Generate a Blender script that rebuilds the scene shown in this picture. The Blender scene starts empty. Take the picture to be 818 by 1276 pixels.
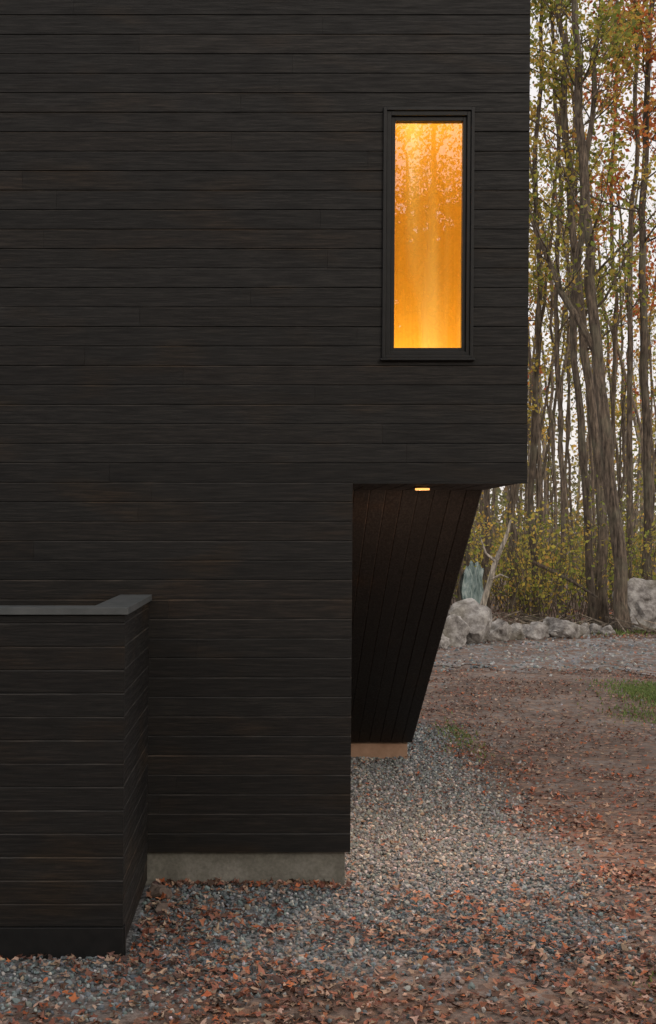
import bpy, math, random
import numpy as np
from mathutils import Vector
random.seed(7); rng=np.random.default_rng(7)
scene=bpy.context.scene
scene.view_settings.view_transform='Standard'; scene.view_settings.look='None'
scene.view_settings.exposure=0; scene.view_settings.gamma=1
EYE=2.48; FPX=1620.0; VX,VY=337.0,660.0
def P(px,py,d): return ((px-VX)*d/FPX, d, EYE-(py-VY)*d/FPX)

# ---------------------------------------------------------------- helpers
def link(ob,parent=None):
    scene.collection.objects.link(ob)
    if parent is not None: ob.parent=parent
    return ob
def empty(name):
    e=bpy.data.objects.new(name,None); e.empty_display_size=.3; return link(e)
def shear(V):
    V=np.array(V,float); V[:,0]+=0.0067*(V[:,2]-2.81); return V
def mesh(name,V,F,mats,parent=None,cols=None,matidx=None,smooth=False,house=False):
    V=np.asarray(V,float)
    if house: V=shear(V)
    me=bpy.data.meshes.new(name)
    if isinstance(F,np.ndarray):
        n=len(F);k=F.shape[1]
        me.vertices.add(len(V)); me.vertices.foreach_set('co',V.astype(np.float32).ravel())
        me.loops.add(n*k); me.loops.foreach_set('vertex_index',F.astype(np.int32).ravel())
        me.polygons.add(n); me.polygons.foreach_set('loop_start',np.arange(0,n*k,k,dtype=np.int32))
        me.update(calc_edges=True)
    else:
        me.from_pydata([tuple(v) for v in V],[],F); me.update()
    if not isinstance(mats,(list,tuple)): mats=[mats]
    for m in mats: me.materials.append(m)
    if matidx is not None: me.polygons.foreach_set('material_index',np.asarray(matidx,dtype=np.int32))
    if cols is not None:
        a=me.color_attributes.new('Col','FLOAT_COLOR','POINT')
        c=np.ones((len(V),4),np.float32); c[:,:3]=np.asarray(cols)[:,:3]
        a.data.foreach_set('color',c.ravel())
    me.polygons.foreach_set('use_smooth',np.full(len(me.polygons),smooth))
    me.update()
    ob=bpy.data.objects.new(name,me)
    return link(ob,parent)
def boxvf(x0,x1,y0,y1,z0,z1):
    V=[(x0,y0,z0),(x1,y0,z0),(x1,y1,z0),(x0,y1,z0),(x0,y0,z1),(x1,y0,z1),(x1,y1,z1),(x0,y1,z1)]
    F=[(0,3,2,1),(4,5,6,7),(0,1,5,4),(1,2,6,5),(2,3,7,6),(3,0,4,7)]
    return V,F
def boxes(name,lst,mat,parent,bev=0.0,house=True):
    V=[];F=[]
    for b in lst:
        v,f=boxvf(*b); o=len(V); V+=v; F+=[tuple(i+o for i in q) for q in f]
    ob=mesh(name,V,F,mat,parent,house=house)
    if bev:
        m=ob.modifiers.new('b','BEVEL'); m.width=bev; m.segments=2
    return ob

# ---------------------------------------------------------------- materials
class NT:
    def __init__(s,name):
        s.m=bpy.data.materials.new(name); s.m.use_nodes=True
        s.t=s.m.node_tree; s.n=s.t.nodes; s.l=s.t.links; s.b=s.n['Principled BSDF']
        s.out=[x for x in s.n if x.type=='OUTPUT_MATERIAL'][0]
        s.b.inputs['Specular IOR Level'].default_value=.3
    def node(s,t,**k):
        x=s.n.new(t)
        for a,b in k.items(): setattr(x,a,b)
        return x
    def coord(s,scale=(1,1,1)):
        g=s.node('ShaderNodeNewGeometry'); m=s.node('ShaderNodeMapping')
        m.inputs['Scale'].default_value=scale; s.l.new(g.outputs['Position'],m.inputs[0]); return m.outputs[0]
    def noise(s,co,scale,detail=4,rough=.6):
        x=s.node('ShaderNodeTexNoise'); x.inputs['Scale'].default_value=scale
        x.inputs['Detail'].default_value=detail; x.inputs['Roughness'].default_value=rough
        s.l.new(co,x.inputs['Vector']); return x.outputs['Fac']
    def ramp(s,f,stops):
        r=s.node('ShaderNodeValToRGB'); e=r.color_ramp.elements
        while len(e)<len(stops): e.new(.5)
        for i,(p,c) in enumerate(stops):
            e[i].position=p; e[i].color=(c[0],c[1],c[2],1) if hasattr(c,'__len__') else (c,c,c,1)
        s.l.new(f,r.inputs[0]); return r.outputs[0]
    def mix(s,f,a,b,mode='MIX'):
        x=s.node('ShaderNodeMix',data_type='RGBA',blend_type=mode)
        for sock,v in ((x.inputs[0],f),(x.inputs[6],a),(x.inputs[7],b)):
            if isinstance(v,bpy.types.NodeSocket): s.l.new(v,sock)
            elif hasattr(v,'__len__'): sock.default_value=(v[0],v[1],v[2],1)
            else: sock.default_value=v
        return x.outputs[2]
    def attr(s,n='Col'):
        a=s.node('ShaderNodeAttribute'); a.attribute_name=n; return a
    def bump(s,h,st,dist):
        b=s.node('ShaderNodeBump'); b.inputs['Strength'].default_value=st; b.inputs['Distance'].default_value=dist
        s.l.new(h,b.inputs['Height']); s.l.new(b.outputs[0],s.b.inputs['Normal'])
    def col(s,c): s.l.new(c,s.b.inputs['Base Color'])
    def rough(s,r):
        if isinstance(r,float): s.b.inputs['Roughness'].default_value=r
        else: s.l.new(r,s.b.inputs['Roughness'])

def stained(name,sc):
    t=NT(name); a=t.attr()
    g=t.noise(t.coord(sc),1.0,4,.75)
    big=t.noise(t.coord((1.1,1.1,3.2)),1.0,2,.6)
    c=t.ramp(g,[(.32,(.4,.4,.4)),(.5,(.9,.9,.9)),(.66,(2.1,2.0,1.9))])
    c=t.mix(1.0,a.outputs[0],c,'MULTIPLY')
    br=t.ramp(big,[(.54,0),(.74,1)])
    c2=t.mix(1.0,c,(1.65,1.25,.88),'MULTIPLY')
    c=t.mix(br,c,c2); t.col(c); t.b.inputs['Specular IOR Level'].default_value=.25
    t.rough(t.ramp(g,[(.3,.72),(.7,.42)])); t.bump(g,.5,.004)
    return t.m
M_sx=stained('black_stain_x',(3.4,60,60)); M_sy=stained('black_stain_y',(60,3.4,60))
def simple(name,c1,c2,scale,rough=.6,bump=.2,dist=.004,sc=(1,1,1)):
    t=NT(name); n=t.noise(t.coord(sc),scale,4,.65)
    t.col(t.ramp(n,[(.3,c1),(.7,c2)])); t.rough(rough); t.bump(n,bump,dist); return t.m
M_back=simple('black_backing',(.004,.004,.004),(.008,.008,.008),8)
M_trim=simple('black_trim',(.007,.0075,.0078),(.013,.013,.013),12,.4)
M_cap=simple('metal_cap',(.055,.062,.064),(.10,.107,.108),6,.5)
t=NT('concrete'); co=t.coord(); n1=t.noise(co,2.5,5,.7); n2=t.noise(co,45,3,.6)
c=t.ramp(n1,[(.3,(.10,.095,.08)),(.5,(.16,.155,.13)),(.75,(.26,.25,.22))])
c=t.mix(.45,c,t.ramp(n2,[(.3,(.5,.5,.5)),(.7,(1.2,1.2,1.2))]),'MULTIPLY')
t.col(c); t.rough(.85); t.bump(n2,.4,.006); M_conc=t.m
def leafmat(name,tr):
    t=NT(name); a=t.attr(); t.col(a.outputs[0]); t.rough(.65)
    if tr>0:
        d=t.node('ShaderNodeBsdfTranslucent'); t.l.new(a.outputs[0],d.inputs[0])
        mx=t.node('ShaderNodeMixShader'); mx.inputs[0].default_value=tr
        t.l.new(t.b.outputs[0],mx.inputs[1]); t.l.new(d.outputs[0],mx.inputs[2]); t.l.new(mx.outputs[0],t.out.inputs[0])
    return t.m
M_leaf=leafmat('tree_leaf',.55); M_fallen=leafmat('fallen_leaf',0); M_grass=leafmat('grass_blade',.3)
t=NT('bark'); a=t.attr(); n=t.noise(t.coord((9,9,1.6)),1.6,4,.7); n2=t.noise(t.coord(),1.4,3,.6)
c=t.ramp(n,[(.34,(.3,.28,.26)),(.5,(.9,.88,.85)),(.68,(1.9,1.8,1.66))])
c=t.mix(1.0,a.outputs[0],c,'MULTIPLY'); c=t.mix(t.ramp(n2,[(.5,0),(.68,.45)]),c,(.15,.145,.10))
t.col(c); t.rough(.9); t.bump(n,.8,.03); M_bark=t.m
t=NT('gravel_stone'); a=t.attr()
t.col(a.outputs[0]); t.rough(.8); M_stone=t.m
t=NT('boulder_rock'); co=t.coord(); n=t.noise(co,3.5,6,.7); n2=t.noise(co,1.2,3,.5)
c=t.ramp(n,[(.32,(.06,.052,.046)),(.48,(.24,.225,.21)),(.66,(.46,.445,.42))])
t.col(t.mix(t.ramp(n2,[(.52,0),(.7,.5)]),c,(.13,.115,.07))); t.rough(.9); t.bump(n,.8,.08); M_rock=t.m
t=NT('ground'); a=t.attr(); sep=t.node('ShaderNodeSeparateColor'); t.l.new(a.outputs[0],sep.inputs[0])
co=t.coord(); n=t.noise(co,.8,6,.68); nf=t.noise(co,26,3,.7)
dirt=t.ramp(n,[(.3,(.08,.057,.045)),(.46,(.13,.097,.079)),(.56,(.175,.14,.12)),(.7,(.23,.20,.18))])
dirt=t.mix(.7,dirt,t.ramp(nf,[(.3,(.5,.5,.5)),(.7,(1.4,1.4,1.4))]),'MULTIPLY')
v=t.node('ShaderNodeTexVoronoi'); v.inputs['Scale'].default_value=13; t.l.new(co,v.inputs[0])
sv=t.node('ShaderNodeSeparateColor'); t.l.new(v.outputs['Color'],sv.inputs[0])
lit=t.ramp(sv.outputs[0],[(0,(.06,.038,.028)),(.3,(.13,.075,.052)),(.6,(.20,.12,.08)),(.85,(.28,.2,.145)),(1,(.25,.12,.07))])
lm=t.ramp(sv.outputs[1],[(.60,0),(.65,.8)])
dirt=t.mix(lm,dirt,lit)
vg=t.node('ShaderNodeTexVoronoi'); vg.inputs['Scale'].default_value=45; t.l.new(co,vg.inputs[0])
svg=t.node('ShaderNodeSeparateColor'); t.l.new(vg.outputs['Color'],svg.inputs[0])
gr=t.ramp(svg.outputs[0],[(0,(.06,.06,.06)),(.5,(.15,.15,.15)),(1,(.28,.275,.27))])
c=t.mix(sep.outputs[0],dirt,gr)
t.col(c); t.rough(.95); t.bump(nf,.6,.03); M_ground=t.m
t=NT('gravel_drive'); co=t.coord((1,.5,1)); n=t.noise(co,1.3,6,.75); nf=t.noise(t.coord((1,.35,1)),14,4,.75)
c=t.ramp(n,[(.36,(.11,.085,.073)),(.46,(.17,.148,.135)),(.56,(.23,.222,.218)),(.68,(.28,.27,.27))])
c=t.mix(.9,c,t.ramp(nf,[(.32,(.45,.45,.45)),(.66,(1.45,1.45,1.45))]),'MULTIPLY')
v=t.node('ShaderNodeTexVoronoi'); v.inputs['Scale'].default_value=7; t.l.new(co,v.inputs[0])
sv=t.node('ShaderNodeSeparateColor'); t.l.new(v.outputs['Color'],sv.inputs[0])
c=t.mix(t.ramp(sv.outputs[0],[(.70,0),(.74,.8)]),c,(.17,.105,.075))
t.col(c); t.rough(.95); t.bump(nf,.7,.05); M_drive=t.m

# ---------------------------------------------------------------- terrain
def gz(x,y):
    x=np.asarray(x,float); y=np.asarray(y,float)
    z=np.interp(y,[-400,9,16,19,60,400],[0,0,-.38,-.43,-.45,1.0])
    w=np.clip((y-9)/12,0,1)
    z=z+.012*np.sin(x*2.1+y*1.3)*np.cos(y*1.7-x*.6)+w*.05*np.sin(x*.7+1)*np.sin(y*.45)
    return z
def n2d(x,y): return .5*np.sin(x*3.1+1.3*np.sin(y*2.3))+.3*np.sin(y*5.7+x*2.2+1)+.2*np.sin(x*11+y*9.3)
def gmask(x,y):
    e=2.35+.16*n2d(x*.6,y*.8)-.25*np.clip((9-y)/2,0,1)
    m=np.clip((e-x)/.75+.5,0,1)
    f=np.interp(x,[-2,-.8,.6,2.4],[6.75,6.85,7.3,7.5])+.16*n2d(x*1.2,y)
    m=m*np.clip((y-f)/.8+.5,0,1)
    return m*(y<20)
def axis(lo,hi,f0,f1,st):
    a=list(np.arange(f0,f1,st)); s=st; x=f0
    L=[]
    while x>lo: s*=1.22; x-=s; L.append(x)
    R=[]; s=st; x=f1
    while x<hi: s*=1.22; x+=s; R.append(x)
    return np.array(L[::-1]+a+R)
xs=axis(-400,400,-2.5,5,.07); ys=axis(-400,600,6,21,.07)
X,Y=np.meshgrid(xs,ys); V=np.stack([X.ravel(),Y.ravel(),gz(X,Y).ravel()],1)
nx=len(xs); ny=len(ys); I=np.arange(nx*ny).reshape(ny,nx)
F=np.stack([I[:-1,:-1].ravel(),I[:-1,1:].ravel(),I[1:,1:].ravel(),I[1:,:-1].ravel()],1)
c=np.zeros((len(V),3)); c[:,0]=gmask(V[:,0],V[:,1])
mesh('ground',V,F,M_ground,cols=c,smooth=True)
us=np.linspace(-30,60,500); vs=np.linspace(0,1,24)
U,W=np.meshgrid(us,vs)
near=26.6+.7*np.sin(U*.5)+.6*np.sin(U*1.9+1)+.5*np.sin(U*4.7)+.35*np.sin(U*9.1)+.2*np.sin(U*17)-(U-6)*.05
far=34.6+.5*np.sin(U*.4+2)+.3*np.sin(U*2.3)+.15*np.sin(U*5.1)+(U-6)*.08
YY=near+(far-near)*W
V=np.stack([U.ravel(),YY.ravel(),gz(U,YY).ravel()+.012],1)
I=np.arange(V.shape[0]).reshape(U.shape)
F=np.stack([I[:-1,:-1].ravel(),I[:-1,1:].ravel(),I[1:,1:].ravel(),I[1:,:-1].ravel()],1)
mesh('gravel_driveway',V,F,M_drive,smooth=True)

# ---------------------------------------------------------------- boards
def unit(v): v=np.array(v,float); return v/np.linalg.norm(v)
class Boards:
    def __init__(s): s.V=[];s.F=[];s.C=[]
    def board(s,O,L,A,N,l0,l1,a0,a1,t=.02,top=True,col=None):
        if l1-l0<.01 or a1-a0<.004: return
        if col is None:
            k=random.uniform(.84,1.16); w=random.random()**6
            col=(.0096*k*(1+.25*w),.0093*k*(1+.08*w),.0088*k*(1-.05*w))
        lit_edge=tuple(q*2.5 for q in col) if top else col  # chamfer colour raised: painted sky highlight along each board's top
        t=t+random.uniform(-.0008,.0008); tl=random.uniform(-.0006,.0006)
        ch=.0085 if top else .002
        ch=min(ch,(a1-a0)*.4)
        prof=[(a0,-.002),(a0+.0005,t+tl),(a1-ch-.0025,t-tl),(a1-.0025,t-.007),(a1-.0025,-.002)]
        o=len(s.V)
        for l in (l0,l1):
            for a,n in prof: s.V.append(O+L*l+A*a+N*n); s.C.append(col)
        for i in range(5):
            j=(i+1)%5
            if i==2: continue
            s.F.append((o+i,o+j,o+5+j,o+5+i))
        for q in (2,3,8,7): s.V.append(s.V[o+q].copy()); s.C.append(lit_edge)
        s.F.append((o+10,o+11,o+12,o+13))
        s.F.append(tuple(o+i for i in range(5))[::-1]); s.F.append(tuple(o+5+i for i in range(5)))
    def rows(s,O,L,A,N,length,width,pitch,hole=None,span=None,maxlen=4.9):
        O=np.array(O,float);L=unit(L);A=unit(A);N=unit(N)
        n=int(math.ceil(width/pitch-1e-4))
        for r in range(n):
            a0=r*pitch; a1=min(width,a0+pitch)
            s0,s1=(0,length) if span is None else span(a0,a1)
            cuts=[s0]; x=s0+random.uniform(.8,maxlen)
            while x<s1-.6: cuts.append(x); x+=random.uniform(2.4,maxlen)
            cuts.append(s1)
            for q in range(len(cuts)-1):
                l0=cuts[q]+.0006; l1=cuts[q+1]-.0006
                if hole and hole[0]<l1 and hole[1]>l0 and hole[2]<a1 and hole[3]>a0:
                    s.board(O,L,A,N,l0,hole[0],a0,a1); s.board(O,L,A,N,hole[1],l1,a0,a1)
                    m0=max(l0,hole[0]); m1=min(l1,hole[1])
                    if hole[2]>a0: s.board(O,L,A,N,m0,m1,a0,hole[2],top=False)
                    if hole[3]<a1: s.board(O,L,A,N,m0,m1,hole[3],a1)
                else: s.board(O,L,A,N,l0,l1,a0,a1)
    def make(s,name,mat,parent): 
        return mesh(name,np.array(s.V),s.F,mat,parent,cols=np.array(s.C),house=True)
PIT=2.563/19
house=empty('black_wood_house')
XL=-7.5; XR=1.78; XM=.572; ZS=2.81; ZB=.247; ZT=7.0; YB=20.0
Y1=10.88; Y2=16.08; Z2=-.15
wx0,wx1,wz0,wz1=.775,1.388,3.672,5.392
b=Boards()
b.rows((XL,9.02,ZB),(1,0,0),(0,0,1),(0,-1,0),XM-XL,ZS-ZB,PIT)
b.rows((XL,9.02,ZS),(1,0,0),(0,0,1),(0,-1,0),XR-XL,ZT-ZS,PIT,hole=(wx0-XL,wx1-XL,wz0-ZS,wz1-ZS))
b.make('facade_siding',M_sx,house)
b=Boards()
b.rows((XR-.02,9.021,ZS),(0,1,0),(0,0,1),(1,0,0),YB-9.021,ZT-ZS,PIT)
def sp(a0,a1):
    z=Z2+a0
    y=Y1+(ZS-z)/(ZS-Z2)*(Y2-Y1); return (y-9.021,YB-9.021)
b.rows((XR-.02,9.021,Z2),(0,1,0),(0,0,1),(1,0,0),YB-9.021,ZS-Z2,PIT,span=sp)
def sp2(a0,a1):
    z=ZB+a1; y=Y1+(ZS-z)/(ZS-Z2)*(Y2-Y1); return (0,y-9.021)
b.rows((XM-.02,9.021,ZB),(0,1,0),(0,0,1),(1,0,0),8,ZS-ZB,PIT,span=sp2)
b.rows((XM,9.021,ZS+.02),(0,1,0),(1,0,0),(0,0,-1),Y1-9.021,XR-.022-XM,.14)
sd=unit((0,Y2-Y1,Z2-ZS)); sn=unit((0,-(ZS-Z2),-(Y2-Y1)))
sl=math.hypot(Y2-Y1,ZS-Z2)
b.rows(np.array((XM,Y1,ZS))-sn*.02,sd,(1,0,0),sn,sl,XR-XM-.001,.1345,maxlen=9)
b.make('side_and_soffit_siding',M_sy,house)
B=[(XL,wx0+.02,9.022,9.08,ZS+.024,ZT),(wx1-.02,XR-.022,9.022,9.08,ZS+.024,ZT),
   (wx0+.02,wx1-.02,9.022,9.08,ZS+.024,wz0+.02),(wx0+.02,wx1-.02,9.022,9.08,wz1-.02,ZT),
   (XL,XM-.022,9.022,9.08,ZB,ZS+.02),(XM-.08,XM-.022,9.081,15.3,ZB,ZS+.02),
   (XL,XR-.022,YB-.05,YB,Z2,ZT),(XL-.05,XL-.001,9.022,YB,ZB,ZT),
   (XM-.02,XR-.022,9.081,Y1,ZS+.024,ZS+.1)]
boxes('wall_backing',B,M_back,house)
prof=[(9.081,ZS+.024),(Y1+.02,ZS+.024),(Y2+.03,Z2+.002),(YB-.051,Z2+.002),(YB-.051,ZT),(9.081,ZT)]
V=[(XR-.06,y,z) for y,z in prof]+[(XR-.022,y,z) for y,z in prof]
F=[tuple(range(6)),tuple(range(11,5,-1))]+[(i,(i+1)%6,(i+1)%6+6,i+6) for i in range(6)]
mesh('right_wall_backing',V,F,M_back,house,house=True)
V=[(XM-.5,Y1,ZS+.03),(XR-.06,Y1,ZS+.03),(XR-.06,Y2,Z2+.03),(XM-.5,Y2,Z2+.03)]
V+= [(x,y+.05,z+.08) for x,y,z in V]
mesh('sloped_underside_backing',V,[(0,1,2,3),(7,6,5,4),(0,4,5,1),(1,5,6,2),(2,6,7,3),(3,7,4,0)],M_back,house,house=True)
boxes('roof',[(XL,XR,8.99,YB,ZT+.001,ZT+.09)],M_cap,house,.005)
boxes('soffit_edge_trim',[(XM+.002,XR+.002,8.996,9.018,ZS-.011,ZS-.001)],M_trim,house)
boxes('foundation',[(XL,.538,9.05,YB-.1,-.9,ZB-.001)],M_conc,house,.006)
boxes('rear_foundation',[(.54,1.725,Y2+.06,YB-.1,-1.2,Z2-.002)],simple('lamplit_concrete',(.21,.14,.095),(.31,.22,.16),6,.9),house,.006)  # warm glow of the soffit lamp put into the concrete colour
win=empty('window'); win.parent=house
def ring(name,x0,x1,z0,z1,wl,wr,wt,wb,ya,yb,mat,bev=.003):
    boxes(name,[(x0,x0+wl,ya,yb,z0,z1),(x1-wr,x1,ya,yb,z0,z1),
      (x0+wl,x1-wr,ya,yb,z1-wt,z1),(x0+wl,x1-wr,ya,yb,z0,z0+wb)],mat,win,bev)
ring('outer_casing',wx0-.008,wx1+.008,wz0-.008,wz1+.008,.022,.022,.022,.022,8.978,9.10,M_trim)
ring('frame',wx0+.0145,wx1-.0145,wz0+.0145,wz1-.0145,.032,.026,.032,.026,8.992,9.10,M_trim)
ring('sash',wx0+.047,wx1-.041,wz0+.041,wz1-.047,.03,.026,.032,.028,9.012,9.075,M_trim)
boxes('sill',[(wx0-.02,wx1+.02,8.965,9.02,wz0-.024,wz0-.009)],M_trim,win,.003)
t=NT('window_glass'); t.n.remove(t.b)
tr=t.node('ShaderNodeBsdfTransparent'); tr.inputs[0].default_value=(.97,.96,.94,1)
gl=t.node('ShaderNodeBsdfGlossy'); gl.inputs['Roughness'].default_value=.0
gl.inputs['Color'].default_value=(.95,.95,1,1)
mx=t.node('ShaderNodeMixShader'); mx.inputs[0].default_value=.17
t.l.new(tr.outputs[0],mx.inputs[1]); t.l.new(gl.outputs[0],mx.inputs[2]); t.l.new(mx.outputs[0],t.out.inputs[0])
M_glass=t.m
gx0,gx1,gz0,gz1=wx0+.07,wx1-.06,wz0+.06,wz1-.07
mesh('glass_pane',[(gx0,9.04,gz0),(gx1,9.04,gz0),(gx1,9.04,gz1),(gx0,9.04,gz1)],[(0,1,2,3)],M_glass,win,house=True)
t=NT('warm_timber_wall'); n=t.noise(t.coord((34,34,.5)),1,4,.65); n2=t.noise(t.coord((6,6,.3)),1,1,.5)
c=t.ramp(n,[(.3,(.80,.50,.06)),(.7,(.92,.62,.10))])
c=t.mix(t.ramp(n2,[(.46,0),(.64,.85)]),c,(.96,.84,.36)); t.col(c); t.rough(.7); M_warm=t.m
rx0,rx1,ry0,ry1,rz0,rz1=.55,1.70,9.085,9.95,3.15,6.3
V,F=boxvf(rx0,rx1,ry0,ry1,rz0,rz1)
F=[tuple(reversed(q)) for i,q in enumerate(F) if i!=2]
mesh('interior_room',V,F,M_warm,house,house=True)
def lamp(name,kind,loc,power,col,rad,parent,**k):
    d=bpy.data.lights.new(name,kind); d.energy=power; d.color=col
    if kind in('POINT','SPOT'): d.shadow_soft_size=rad
    for a,b_ in k.items(): setattr(d,a,b_)
    o=bpy.data.objects.new(name,d); o.location=loc; link(o,parent); return o
lamp('interior_lamp_low','POINT',(1.02,9.62,3.40),20,(1,.74,.40),.08,house)
lamp('interior_lamp_high','POINT',(1.10,9.5,6.0),19,(1,.70,.36),.08,house)
dl=empty('soffit_light')
lx,ly=1.17,10.0
def cyl(name,cx,cy,z0,z1,r,mat,parent,n=32):
    V=[];F=[]
    for z in(z0,z1):
        for i in range(n): V.append((cx+r*math.cos(2*math.pi*i/n),cy+r*math.sin(2*math.pi*i/n),z))
    F=[(i,(i+1)%n,(i+1)%n+n,i+n) for i in range(n)]+[tuple(range(n))[::-1],tuple(range(n,2*n))]
    return mesh(name,V,F,mat,parent)
t=NT('lamp_diffuser'); t.b.inputs['Emission Color'].default_value=(1,.42,.10,1); t.b.inputs['Emission Strength'].default_value=1.9; M_em=t.m
cyl('housing',lx,ly,ZS-.012,ZS-.001,.066,M_trim,dl)
cyl('diffuser',lx,ly,ZS-.026,ZS-.0125,.055,M_em,dl)
s=lamp('soffit_spot','SPOT',(lx,ly,ZS-.04),420,(1,.61,.42),.05,dl,spot_size=math.radians(176),spot_blend=.6)
s.rotation_euler=(math.radians(14),0,0)

par=empty('porch_parapet_wall')
PX=-.833; PY=7.5; PZ=2.0
b=Boards()
b.rows((XL,PY+.02,.19),(1,0,0),(0,0,1),(0,-1,0),PX-XL,PZ-.19-.012,PIT)
b.make('front_siding',M_sx,par)
b=Boards()
b.rows((PX-.02,PY+.021,.06),(0,1,0),(0,0,1),(1,0,0),9.0-PY-.023,PZ-.06-.012,PIT)
b.make('side_siding',M_sy,par)
boxes('core',[(XL,PX-.022,PY+.022,PY+.18,0.0,PZ-.012),(PX-.18,PX-.022,PY+.181,8.998,0.0,PZ-.012)],M_back,par)
boxes('inner_lining',[(XL,PX-.2,PY+.181,PY+.195,1.0,PZ-.013),(PX-.195,PX-.181,PY+.196,8.997,1.0,PZ-.013)],M_trim,par)
boxes('base_board',[(XL,PX+.004,PY-.012,PY+.018,-.15,.186),(PX-.018,PX+.012,PY+.0185,PY+.06,-.15,.186)],M_trim,par,.003)
boxes('deck',[(XL,PX-.2,PY+.2,8.997,.93,1.0)],M_trim,par)
cz0,cz1=PZ-.010,PZ+.031
V=[(XL,PY-.02),(PX+.02,PY-.02),(PX+.02,8.996),(PX-.20,8.996),(PX-.20,PY+.20),(XL,PY+.20)]
VV=[(x,y,cz0) for x,y in V]+[(x,y,cz1) for x,y in V]
FF=[tuple(range(6))[::-1],tuple(range(6,12))]+[(i,(i+1)%6,(i+1)%6+6,i+6) for i in range(6)]
ob=mesh('cap',VV,FF,M_cap,par,house=True); m=ob.modifiers.new('b','BEVEL'); m.width=.003; m.segments=2

# ---------------------------------------------------------------- gravel stones
ph=(1+5**.5)/2
ICO=np.array([(-1,ph,0),(1,ph,0),(-1,-ph,0),(1,-ph,0),(0,-1,ph),(0,1,ph),(0,-1,-ph),(0,1,-ph),(ph,0,-1),(ph,0,1),(-ph,0,-1),(-ph,0,1)])/1.9
IF=np.array([(0,11,5),(0,5,1),(0,1,7),(0,7,10),(0,10,11),(1,5,9),(5,11,4),(11,10,2),(10,7,6),(7,1,8),(3,9,4),(3,4,2),(3,2,6),(3,6,8),(3,8,9),(4,9,5),(2,4,11),(6,2,10),(8,6,7),(9,8,1)])
def rotm(n,tilt=None):
    if tilt is None:
        q=rng.normal(size=(n,4)); q/=np.linalg.norm(q,axis=1)[:,None]
    else:
        yaw=rng.uniform(0,2*np.pi,n); ax=rng.uniform(0,2*np.pi,n); th=rng.normal(0,tilt,n)
        a=np.stack([np.cos(yaw/2),0*yaw,0*yaw,np.sin(yaw/2)],1)
        bq=np.stack([np.cos(th/2),np.sin(th/2)*np.cos(ax),np.sin(th/2)*np.sin(ax),0*th],1)
        w1,x1,y1,z1=bq.T; w2,x2,y2,z2=a.T
        q=np.stack([w1*w2-x1*x2-y1*y2-z1*z2,w1*x2+x1*w2+y1*z2-z1*y2,w1*y2-x1*z2+y1*w2+z1*x2,w1*z2+x1*y2-y1*x2+z1*w2],1)
    w,x,y,z=q.T
    return np.stack([np.stack([1-2*(y*y+z*z),2*(x*y-z*w),2*(x*z+y*w)],1),np.stack([2*(x*y+z*w),1-2*(x*x+z*z),2*(y*z-x*w)],1),np.stack([2*(x*z-y*w),2*(y*z+x*w),1-2*(x*x+y*y)],1)],1)
def stones(name,x,y,z,r,col):
    n=len(x); v=ICO[None]*(1+rng.uniform(-.28,.28,(n,12,1)))
    v=v*rng.uniform(.6,1.15,(n,1,3)); v[...,2]*=.8
    v=np.einsum('nij,nkj->nki',rotm(n),v)*r[:,None,None]
    v=v+np.stack([x,y,z],1)[:,None,:]
    f=(IF[None]+12*np.arange(n)[:,None,None]).reshape(-1,3)
    cc=np.repeat(col,12,0)*rng.uniform(.82,1.18,(n*12,1))
    return mesh(name,v.reshape(-1,3),f,M_stone,cols=cc)
def pal(n,cols,w,var=.25):
    cols=np.array(cols,float); i=rng.choice(len(cols),n,p=np.array(w)/sum(w))
    return cols[i]*rng.uniform(1-var,1+var,(n,1))*rng.uniform(.93,1.07,(n,3))
GC=[(.14,.168,.175),(.20,.23,.235),(.085,.10,.108),(.32,.325,.315),(.26,.205,.165),(.42,.40,.37)];GW=[5,4,3,1.7,1.3,.7]
N=84000
x=rng.uniform(-2.6,3.1,N); y=6.3+(19.5-6.3)*rng.uniform(0,1,N)**1.3
keep=(rng.uniform(0,1,N)<gmask(x,y)**1.3+.03)
keep&=~((x<.53)&(y>9.05)); keep&=~((x<PX-.0)&(y>PY-.01)); keep&=~((y>Y2+.08)&(x<1.72))
x=x[keep];y=y[keep]; n=len(x)
r=rng.uniform(.009,.019,n)*(1+.045*np.clip(y-9,0,10)); r[rng.uniform(0,1,n)<.05]*=1.6
z=gz(x,y)+rng.uniform(-.004,.014,n)
stones('gravel',x,y,z,r,pal(n,GC,GW))
N=9000
x=rng.uniform(3,17,N); y=rng.uniform(9,36,N)
k=(rng.uniform(0,1,N)<np.where(y>26.5,1.0,.12+.25*(n2d(x*.4,y*.3)>.4))); x=x[k];y=y[k];n=len(x)
r=rng.uniform(.012,.03,n)*np.where(y>26,1.5,.8)*rng.uniform(.6,1.4,n)
stones('driveway_stones',x,y,gz(x,y)+r*.3,r,pal(n,GC,[3,4,1,3,3,1]))

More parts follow.
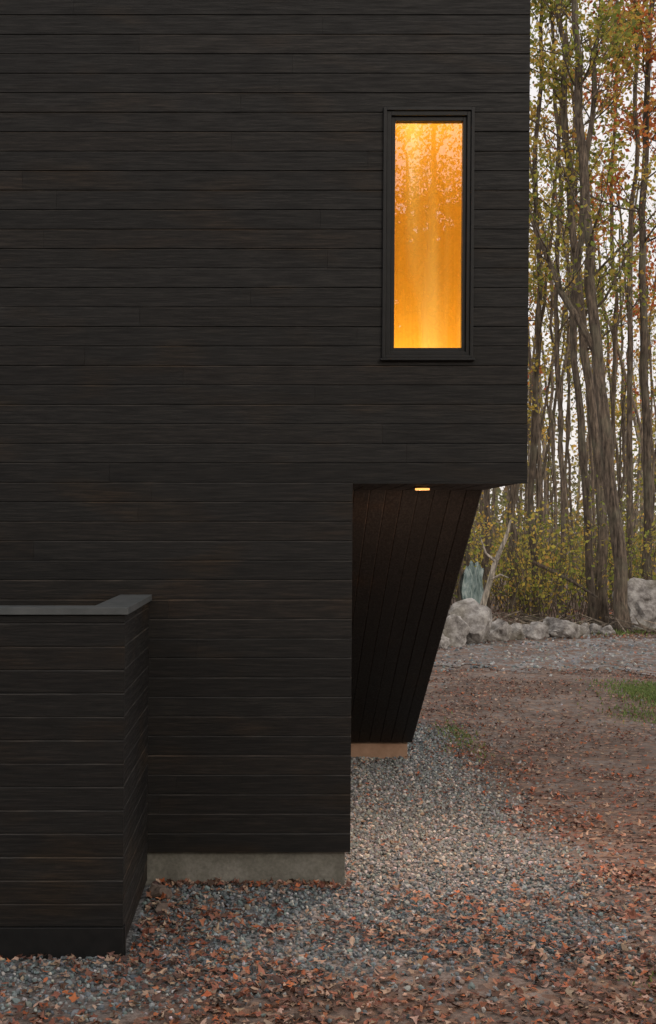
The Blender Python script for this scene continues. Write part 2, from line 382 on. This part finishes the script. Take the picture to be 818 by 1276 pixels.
# ---------------------------------------------------------------- fallen leaves
def leaftpl(k):
    rs=np.array([1,.5,.85,.42,.62,.2,.62,.42,.85,.5]) if k==0 else (np.array([1,.7,.55,.5,.55,.75,.55,.5,.55,.7]) if k==1 else np.array([1.1,.62,.9,.4,.5,.3,.5,.4,.9,.62]))
    a=np.arange(10)*2*np.pi/10
    p=np.stack([np.sin(a)*rs,np.cos(a)*rs,0*a],1)
    if k==1: p[:,0]*=.75
    return np.vstack([[[0,-.1,0]],p])
LF=np.array([(0,1+(i+1)%10,1+i) for i in range(10)])
def fallen(x,y,z,size,col,tilt=.35):
    n=len(x); T=np.stack([leaftpl(k) for k in range(3)])
    v=T[rng.integers(0,3,n)]*rng.uniform(.75,1.15,(n,1,3))
    v=v+rng.normal(0,.05,v.shape)
    v[...,2]=rng.normal(0,.35,(n,1))*v[...,0]**2+rng.normal(.1,.35,(n,1))*v[...,1]**2+rng.normal(0,.05,v.shape[:2])
    v=np.einsum('nij,nkj->nki',rotm(n,tilt),v)*size[:,None,None]
    zmin=v[...,2].min(1); v[...,2]-=zmin[:,None]*.8
    v+=np.stack([x,y,z],1)[:,None,:]
    f=(LF[None]+11*np.arange(n)[:,None,None]).reshape(-1,3)
    return v.reshape(-1,3),f,np.repeat(col,11,0)*rng.uniform(.85,1.15,(n*11,1))
def joinm(name,parts,mat):
    o=0;V=[];F=[];C=[]
    for v,f,c in parts: V.append(v);F.append(f+o);C.append(c);o+=len(v)
    return mesh(name,np.vstack(V),np.vstack(F),mat,cols=np.vstack(C))
LC=[(.19,.078,.052),(.28,.112,.062),(.12,.065,.048),(.36,.245,.18),(.07,.042,.033),(.36,.11,.045),(.25,.17,.12)]
LW=[4,2.3,4.4,2.6,3.4,1.1,2.6]
def lfield(N,x0,x1,y0,y1,dens,s0,s1,lift=.004):
    x=rng.uniform(x0,x1,N); y=rng.uniform(y0,y1,N)
    k=rng.uniform(0,1,N)<dens(x,y)
    k&=~((x<.55)&(y>9.03)); k&=~((x<PX+.02)&(y>PY-.03)); k&=~((y>Y2+.04)&(x<1.8))
    x=x[k];y=y[k];n=len(x)
    z=gz(x,y)+lift+gmask(x,y)*.016+rng.uniform(0,.008,n)
    return fallen(x,y,z,rng.uniform(s0,s1,n),pal(n,LC,LW))
def clump(x,y): return np.clip(.5+.8*n2d(x*.9+3,y*1.1),.08,1)
def d1(x,y):
    g=gmask(x,y); front=np.clip((9.2-y)/1.4,0,1)
    return (.13+.58*front+.3*np.clip((1.2-x)/1.2,0,1)*front)*g*clump(x,y)+(1-g)*(.35+.65*clump(x,y))
parts=[lfield(24000,-2.6,4.2,6.0,9.6,d1,.018,.041),
       lfield(8500,.5,3.0,9.4,20,lambda x,y:(.14+.86*(1-gmask(x,y)))*clump(x,y),.018,.038),
       lfield(26000,2.2,9.5,8.5,26.8,lambda x,y:(1-gmask(x,y))*clump(x*.5,y*.5),.021,.044),
       lfield(5500,3.5,18,26,36,lambda x,y:.5*clump(x*.6,y*.6),.03,.06,.016),
       lfield(10000,2,24,34.5,48,lambda x,y:.9+0*x,.04,.08)]
xf=rng.uniform(-.8,.55,200); yf=9.03-np.abs(rng.normal(0,.05,200))
parts.append(fallen(xf,yf,gz(xf,yf)+.02,rng.uniform(.02,.038,200),pal(200,LC,LW),.8))
joinm('fallen_leaves',parts,M_fallen)

# ---------------------------------------------------------------- trees
class Tree:
    def __init__(s): s.V=[];s.F=[];s.C=[];s.n=0;s.lc=[];s.ls=[];s.lcol=[]
    def tube(s,pts,rad,sides=7,col=(.12,.105,.09)):
        pts=np.array(pts,float); rad=np.array(rad,float); n=len(pts)
        d=np.gradient(pts,axis=0); d/=np.linalg.norm(d,axis=1)[:,None]+1e-9
        ref=np.array([0,1,0]) if abs(d[:,2]).mean()>.5 else np.array([0,0,1])
        u=np.cross(d,ref); u/=np.linalg.norm(u,axis=1)[:,None]+1e-9; w=np.cross(d,u)
        a=np.arange(sides)*2*np.pi/sides
        rr=rad[:,None,None]*(1+.08*rng.normal(size=(n,sides,1)))
        ring=pts[:,None]+rr*(np.cos(a)[None,:,None]*u[:,None]+np.sin(a)[None,:,None]*w[:,None])
        V=ring.reshape(-1,3); i=np.arange(n-1)[:,None]*sides; j=np.arange(sides)[None]; k=(j+1)%sides
        F=np.stack([i+j,i+k,i+k+sides,i+j+sides],-1).reshape(-1,4)+s.n
        s.V.append(V);s.F.append(F);s.C.append(np.tile(col,(len(V),1)));s.n+=len(V)
    def leaves(s,c,n,sig,size,cols,w):
        s.lc.append(np.array(c)+rng.normal(0,1,(n,3))*np.array(sig)); s.ls.append(rng.uniform(.6,1.3,n)*size); s.lcol.append(pal(n,cols,w,.3))
    def limb(s,p,dirv,L,r,depth,lf,col):
        n=5; pts=[np.array(p)]; d=unit(dirv)
        for i in range(n-1):
            d=unit(d+rng.normal(0,.15,3)+np.array([0,0,.07])); pts.append(pts[-1]+d*L/(n-1))
        s.tube(pts,np.linspace(r,max(.005,r*.25),n),4 if depth==0 else 5,col)
        if depth>0:
            for q in range(lf['sub']):
                i=random.randint(1,n-1); a=rng.normal(0,.6,3); a[2]=abs(a[2])*.4
                s.limb(pts[i],d+a,L*random.uniform(.35,.6),r*.42,depth-1,lf,col)
        else:
            f=random.choice([0,0,.5,1,1.2,2.2])
            for q in pts[1:]:
                k=rng.poisson(lf['n']*f)
                if k: s.leaves(q,k,lf['sig'],lf['size'],lf['cols'],lf['w'])
    def grow(s,path,r0,crown=.4,limbs=14,L=3.0,lf=None,col=(.12,.105,.09),depth=1,r1=.04):
        path=np.array(path,float)
        seg=np.concatenate([[0],np.cumsum(np.linalg.norm(np.diff(path,axis=0),axis=1))]); tt=np.linspace(0,seg[-1],26)
        pts=np.stack([np.interp(tt,seg,path[:,k]) for k in range(3)],1)
        for k in range(2):
            pts[1:-1]=pts[:-2]*.25+pts[1:-1]*.5+pts[2:]*.25
        pts[1:,:2]+=rng.normal(0,.035,(25,2))
        f=tt/seg[-1]; rad=r0*(1-f)**.75*(1)+r1*f; rad[0]*=1.35; rad[1]*=1.08
        s.tube(pts,rad,8,col)
        for i in range(limbs):
            t_=crown+(1-crown)*random.random()**.7
            k=min(24,int(t_*25)); az=random.uniform(0,2*math.pi); el=random.uniform(.3,1.15)
            s.limb(pts[k],(math.cos(az)*math.cos(el),math.sin(az)*math.cos(el),math.sin(el)),L*(1.15-.7*t_)*random.uniform(.6,1.2),min(.05,rad[k]*.3),depth,lf,col)
    def make(s,name):
        V=[*s.V];F=[*s.F] ;C=[*s.C]; n=s.n; nb=sum(len(f) for f in F)
        nl=0
        if s.lc:
            c=np.vstack(s.lc); sz=np.concatenate(s.ls); m=len(c); R=rotm(m)
            q=np.array([(0,-1,0),(.65,0,.1),(0,1,0),(-.65,0,.1)])
            v=np.einsum('nij,kj->nki',R,q)*sz[:,None,None]*.6+c[:,None]
            V.append(v.reshape(-1,3)); F.append(np.arange(4*m).reshape(m,4)+n); C.append(np.repeat(np.vstack(s.lcol),4,0)); nl=m
        mi=np.concatenate([np.zeros(nb,int),np.ones(nl,int)])
        return mesh(name,np.vstack(V),np.vstack(F),[M_bark,M_leaf],cols=np.vstack(C),matidx=mi,smooth=False)
GREEN=([(.28,.30,.06),(.20,.23,.05),(.44,.39,.08),(.54,.38,.09),(.13,.15,.05)],[4,3,3,2.4,1])
ORNG=([(.68,.25,.07),(.58,.17,.06),(.70,.38,.11),(.42,.30,.08),(.46,.13,.06)],[3,3,2.5,1.6,2])
YEL=([(.64,.48,.10),(.46,.39,.09),(.68,.42,.11),(.30,.25,.08)],[3,3,2,2])
def lfs(c,n=4,size=.12,sub=4,sig=(.28,.28,.22)): return dict(cols=c[0],w=c[1],n=n,size=size,sub=sub,sig=sig)
def pxpath(d,pts,top=None):
    L=[]
    for i,(px,py) in enumerate(pts):
        x,y,z=P(px,py,d+i*.15)
        if i==0: z=float(gz(x,y))-.1
        L.append((x,y,z))
    return L
SPEC=[(37.5,[(779,785),(770,680),(757,560),(745,450),(736,350),(728,240),(722,120),(712,-40),(705,-200)],.21,'maple_tree',GREEN,9),
 (40,[(752,775),(749,650),(745,540),(728,440),(718,330),(708,190),(700,40),(690,-160)],.18,'maple_tree',GREEN,11),
 (39,[(738,772),(732,640),(722,520),(714,420),(722,300),(738,150),(748,0),(752,-140)],.13,'maple_tree',YEL,9),
 (41,[(806,748),(808,600),(803,450),(801,280),(806,120),(815,-60),(818,-200)],.16,'maple_tree',ORNG,13),
 (42,[(786,750),(783,600),(787,450),(783,310),(795,180),(790,40),(795,-150)],.11,'maple_tree',ORNG,12),
 (43,[(668,765),(663,620),(667,500),(672,350),(668,200),(675,60),(680,-150)],.11,'maple_tree',GREEN,13),
 (41,[(697,768),(703,640),(699,520),(692,400),(699,250),(690,80),(684,-120)],.085,'birch_tree',GREEN,12),
 (46,[(641,760),(637,650),(640,560),(646,400),(650,200),(655,0)],.15,'maple_tree',YEL,7),
 (44,[(607,762),(608,650),(606,560),(600,400),(605,200)],.12,'maple_tree',YEL,7),
 (43,[(576,765),(581,650),(586,560),(590,350),(580,100)],.2,'maple_tree',YEL,7),
 (45,[(838,760),(834,560),(836,380),(830,150),(836,-100)],.16,'maple_tree',ORNG,11),
 (47,[(765,760),(762,600),(768,430),(762,250),(770,60),(765,-120)],.085,'birch_tree',ORNG,10)]
for d,pts,r,nm,c,n_ in SPEC:
    t_=Tree(); k=random.uniform(.8,1.2); col=(.105*k,.084*k,.066*k)
    t_.grow(pxpath(d,pts),r,.36,20,3.6,lfs(c,n_*.78,.14,sig=(.26,.26,.22)),col)
    if r==.21:
        A=[P(743,440,38),P(722,400,38),P(700,365,38.2),P(684,325,38.4),P(668,285,38.6),P(650,240,39)]
        t_.tube(A,[.12,.11,.095,.085,.07,.05],7,col)
        for q in A[2:]:
            for _ in range(3): t_.limb(q,(random.uniform(-1,1),random.uniform(-1,1),random.uniform(.2,1)),2.0,.03,0,lfs(GREEN,6,.14),col)
    t_.make(nm)
t_=Tree()
def put(n,xa,xb,ya,yb,h0,h1,ra,rb,cr,cs,nn,sz,limbs=12,depth=1):
    for i in range(n):
        d=random.uniform(ya,yb); x=random.uniform(xa,xb)*(d/45 if ya>0 else 1); h=random.uniform(h0,h1)
        z0=float(gz(x,d))-.1; lx_,ly_=random.gauss(0,.9),random.gauss(0,.7)
        path=[(x,d,z0),(x+lx_*.3+random.gauss(0,.2),d+ly_*.3,z0+h*.33),(x+lx_*.8+random.gauss(0,.3),d+ly_*.7,z0+h*.66),(x+lx_*1.5,d+ly_,z0+h)]
        k=random.uniform(.8,1.7)
        t_.grow(path,random.uniform(ra,rb),cr,limbs,2.8,lfs(random.choice(cs),nn,sz,sub=3,sig=(.35,.35,.3)),(.12*k,.098*k,.078*k),depth)
put(34,6,15,46,62,14,24,.035,.08,.33,[GREEN,YEL,ORNG,GREEN],3.4,.15,10)
put(34,6,15,62,95,10,18,.04,.10,.3,[YEL,GREEN,YEL],2.6,.22,7)
put(12,-25,3,45,80,15,22,.1,.2,.25,[GREEN,YEL,ORNG],3,.24,8)
t_.make('forest_trees')
t_=Tree()
for i in range(120):
    d=random.uniform(38.5,58); x=random.uniform(4.5,14)*d/45; z0=float(gz(x,d)); h=random.uniform(.6,1)**1.5*3.4
    c=random.choice([GREEN,GREEN,YEL])
    for k in range(random.randint(2,5)):
        a=(random.gauss(0,.35),random.gauss(0,.35),1)
        t_.limb((x+random.gauss(0,.1),d,z0-.05),a,h,.016,1,lfs(c,4.2,.115,sub=2,sig=(.28,.28,.25)),(.10,.08,.06))
t_.make('understory_shrubs')
t_=Tree()
HAZE=([(.28,.27,.14),(.34,.28,.15),(.21,.21,.11),(.38,.27,.16)],[3,3,3,1])  # distance haze mixed into the leaf colours
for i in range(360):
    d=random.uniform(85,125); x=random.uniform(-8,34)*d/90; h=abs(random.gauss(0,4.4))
    t_.leaves((x,d,h),60,(1.6,1.6,1.0),.36,*HAZE)
    if i%6==0: t_.tube([(x,d,-1),(x+random.gauss(0,.3),d,8),(x+random.gauss(0,.8),d,16)],[.16,.12,.05],5,(.22,.19,.16))
t_.make('distant_tree_line')
t_=Tree()  # unseen woods behind the camera, placed for the window reflection
for i in range(14):
    x=random.uniform(-14,18); d=random.uniform(-26,-19); h=random.uniform(15,18)
    t_.grow([(x,d,-.1),(x+random.gauss(0,.4),d,h*.5),(x+random.gauss(0,.8),d,h)],random.uniform(.08,.14),.4,12,3.0,lfs(random.choice([GREEN,YEL]),6,.14,sub=4,sig=(.4,.4,.35)),(.1,.085,.07))
for i in range(520):  # dense leaf mass added to darken the lower part of the reflection
    t_.leaves((random.uniform(-14,18),random.uniform(-32,-25),random.uniform(0,12.5)),50,(1.0,1.0,.8),.6,*GREEN)
for i in range(230):
    t_.leaves((random.uniform(0,9),random.uniform(-28,-19),random.uniform(9,15)),80,(.7,.7,.5),.10,*GREEN)
t_.make('woods_behind_camera')

t_=Tree()
t_.tube([P(598,768,37.5),P(608,735,37.4),P(618,700,37.3),P(630,672,37.2),P(637,648,37.1)],[.1,.085,.07,.055,.03],8,(.36,.33,.29))
t_.tube([P(618,700,37.3),P(606,690,37.2),P(598,668,37)],[.05,.035,.015],6,(.36,.33,.29))
t_.tube([P(612,722,37.3),P(624,716,37.2),P(634,720,37)],[.04,.03,.01],6,(.32,.29,.26))
t_.make('dead_tree')
t_=Tree()
t_.tube([P(664,700,39),P(690,712,39),P(722,730,38.8),P(745,745,38.5)],[.06,.06,.05,.03],7,(.10,.08,.065))
for i in range(140):
    x=random.uniform(5,13); d=random.uniform(36,40); z=float(gz(x,d)); a=random.uniform(0,3.14); L=random.uniform(.4,1.8)
    p=np.array((x,d,z+.06)); q=p+np.array((math.cos(a)*L,math.sin(a)*L*.6,random.uniform(-.02,.45)))
    k=random.uniform(.5,2.2)
    t_.tube([p,(p+q)/2+rng.normal(0,.04,3),q],[.035,.028,.01],5,(.13*k,.11*k,.09*k))
t_.make('fallen_branches')

import bmesh
from mathutils import noise as mnoise
def boulder(name,loc,size,seed,sub=4,mat=None,cuts=12):
    bm=bmesh.new(); bmesh.ops.create_icosphere(bm,subdivisions=sub,radius=1); R=random.Random(seed)
    pl=[(Vector((R.gauss(0,1),R.gauss(0,1),R.gauss(0,.8))).normalized(),R.uniform(.5,.82)) for _ in range(cuts)]
    for v in bm.verts:
        for nrm,dd in pl:
            k=v.co.dot(nrm)-dd
            if k>0: v.co-=nrm*k*.97
        v.co+=v.co.normalized()*(mnoise.fractal(v.co*2.2+Vector((seed,0,0)),1,2,5)*.14)
    for v in bm.verts: v.co=Vector((v.co.x*size[0]+loc[0],v.co.y*size[1]+loc[1],v.co.z*size[2]+loc[2]))
    me=bpy.data.meshes.new(name); bm.to_mesh(me); bm.free(); me.materials.append(mat or M_rock)
    return link(bpy.data.objects.new(name,me))
def gpx(px,py,w,h,seed,name='boulder',d=None):
    if d is None: d=(EYE+.44)*FPX/(py-VY)
    x=(px-VX)*d/FPX; s=d/FPX
    boulder(name,(x,d,float(gz(x,d))+h*s*.34),(w*s*.75,w*s*.6,h*s*.95),seed)
RK=[(800,784,62,50,24),(586,800,50,40,2),(560,803,40,32,3),(616,798,30,22,4),(602,792,26,34,5),(640,797,28,17,6),(668,796,28,17,7),(702,795,40,23,8),(724,793,20,14,9),(655,793,18,12,10),(775,783,22,18,11),(686,790,20,16,12),(742,789,18,11,13),(548,806,24,18,14),(760,790,14,10,15)]
for r_ in RK: gpx(*r_)
MB=simple('brown_stone',(.08,.06,.05),(.17,.13,.105),14,.9)
boulder('stone',(-.74,8.72,.03),(.09,.09,.10),31,3,MB)
boulder('stone',(-.70,8.42,.01),(.08,.07,.05),32,3,MB)

def grass(name,cx,cy,sx,sy,n,h):
    x=cx+rng.normal(0,sx,n); y=cy+rng.normal(0,sy,n)
    k=~((x<1.8)&(y>9)); x=x[k];y=y[k];n=len(x)
    z=gz(x,y); hh=h*rng.uniform(.5,1.3,n); a=rng.uniform(0,2*np.pi,n); w=.004+.0006*cy/9*rng.uniform(3,8,n)
    dx=np.cos(a)*w; dy=np.sin(a)*w; lx_=rng.normal(0,.45,n)*hh; ly_=rng.normal(0,.45,n)*hh
    v=np.stack([np.stack([x-dx,y-dy,z],1),np.stack([x+dx,y+dy,z],1),np.stack([x+lx_*.4+dx*.7,y+ly_*.4+dy*.7,z+hh*.6],1),np.stack([x+lx_,y+ly_,z+hh],1)],1).reshape(-1,3)
    f=np.arange(4*n).reshape(n,4)
    return mesh(name,v,f,M_grass,cols=np.repeat(pal(n,[(.12,.18,.05),(.17,.23,.07),(.22,.22,.10)],[3,3,1]),4,0))
grass('grass_patch',7.0,22.6,.42,.8,5500,.06)
grass('grass_patch',2.6,18.0,.14,.9,330,.05)
grass('grass_patch',2.2,6.9,.12,.22,200,.035)
grass('grass_patch',5.9,20.4,.3,.5,400,.05)
grass('grass_patch',9,37.5,3.0,.6,2500,.12)

t=NT('pale_tarp'); n=t.noise(t.coord((3,3,.8)),3,4,.7); t.col(t.ramp(n,[(.35,(.07,.11,.10)),(.5,(.19,.25,.24)),(.65,(.36,.41,.39))])); t.rough(.6); t.bump(n,.7,.08); M_tarp=t.m
G=18; V=[];F=[]
x0=P(576,700,39.4)[0]; x1=P(604,700,39.4)[0]
for i in range(G+1):
    for j in range(G+1):
        u=i/G; w=j/G; x=x0+(x1-x0)*u+.05*math.sin(w*17+u*5); hgt=1.95*(1-abs(w*2-1)**1.2)*(.9+.1*math.cos((u-.6)*4))+.06*math.sin(u*23+w*5)
        V.append((x,39.4+1.2*(w-.5)+.3*u+.05*math.sin(u*31),-.45+hgt))
for i in range(G):
    for j in range(G): F.append((i*(G+1)+j,(i+1)*(G+1)+j,(i+1)*(G+1)+j+1,i*(G+1)+j+1))
mesh('tarp_shelter',V,F,M_tarp,smooth=True)

w=bpy.data.worlds.new('World'); scene.world=w; w.use_nodes=True
nt=w.node_tree; bg=nt.nodes['Background']
sk=nt.nodes.new('ShaderNodeTexSky'); sk.sky_type='NISHITA'; sk.sun_disc=False
EL,AZ=math.radians(24),math.radians(150)
sk.sun_elevation=EL; sk.sun_rotation=AZ; sk.dust_density=4; sk.air_density=1
mx=nt.nodes.new('ShaderNodeMix'); mx.data_type='RGBA'; mx.inputs[0].default_value=.85
nt.links.new(sk.outputs[0],mx.inputs[6]); mx.inputs[7].default_value=(8.0,7.5,7.3,1)
nt.links.new(mx.outputs[2],bg.inputs[0]); bg.inputs[1].default_value=.135
sd_=bpy.data.lights.new('sun','SUN'); sd_.energy=.7; sd_.angle=math.radians(14); sd_.color=(1,.9,.8)
so=bpy.data.objects.new('sun',sd_); link(so)
dirv=Vector((math.sin(AZ)*math.cos(EL),math.cos(AZ)*math.cos(EL),math.sin(EL)))
so.rotation_euler=dirv.to_track_quat('Z','Y').to_euler(); so.location=(0,0,30)

cd=bpy.data.cameras.new('camera'); cam=bpy.data.objects.new('camera',cd); link(cam)
cam.location=(0,0,EYE); cam.rotation_euler=(math.radians(90),0,0)
cd.sensor_fit='VERTICAL'; cd.sensor_height=36; cd.lens=36*FPX/1276
cd.shift_x=(409-VX)/1276; cd.shift_y=-(638-VY)/1276
cd.clip_start=.05; cd.clip_end=3000
scene.camera=cam
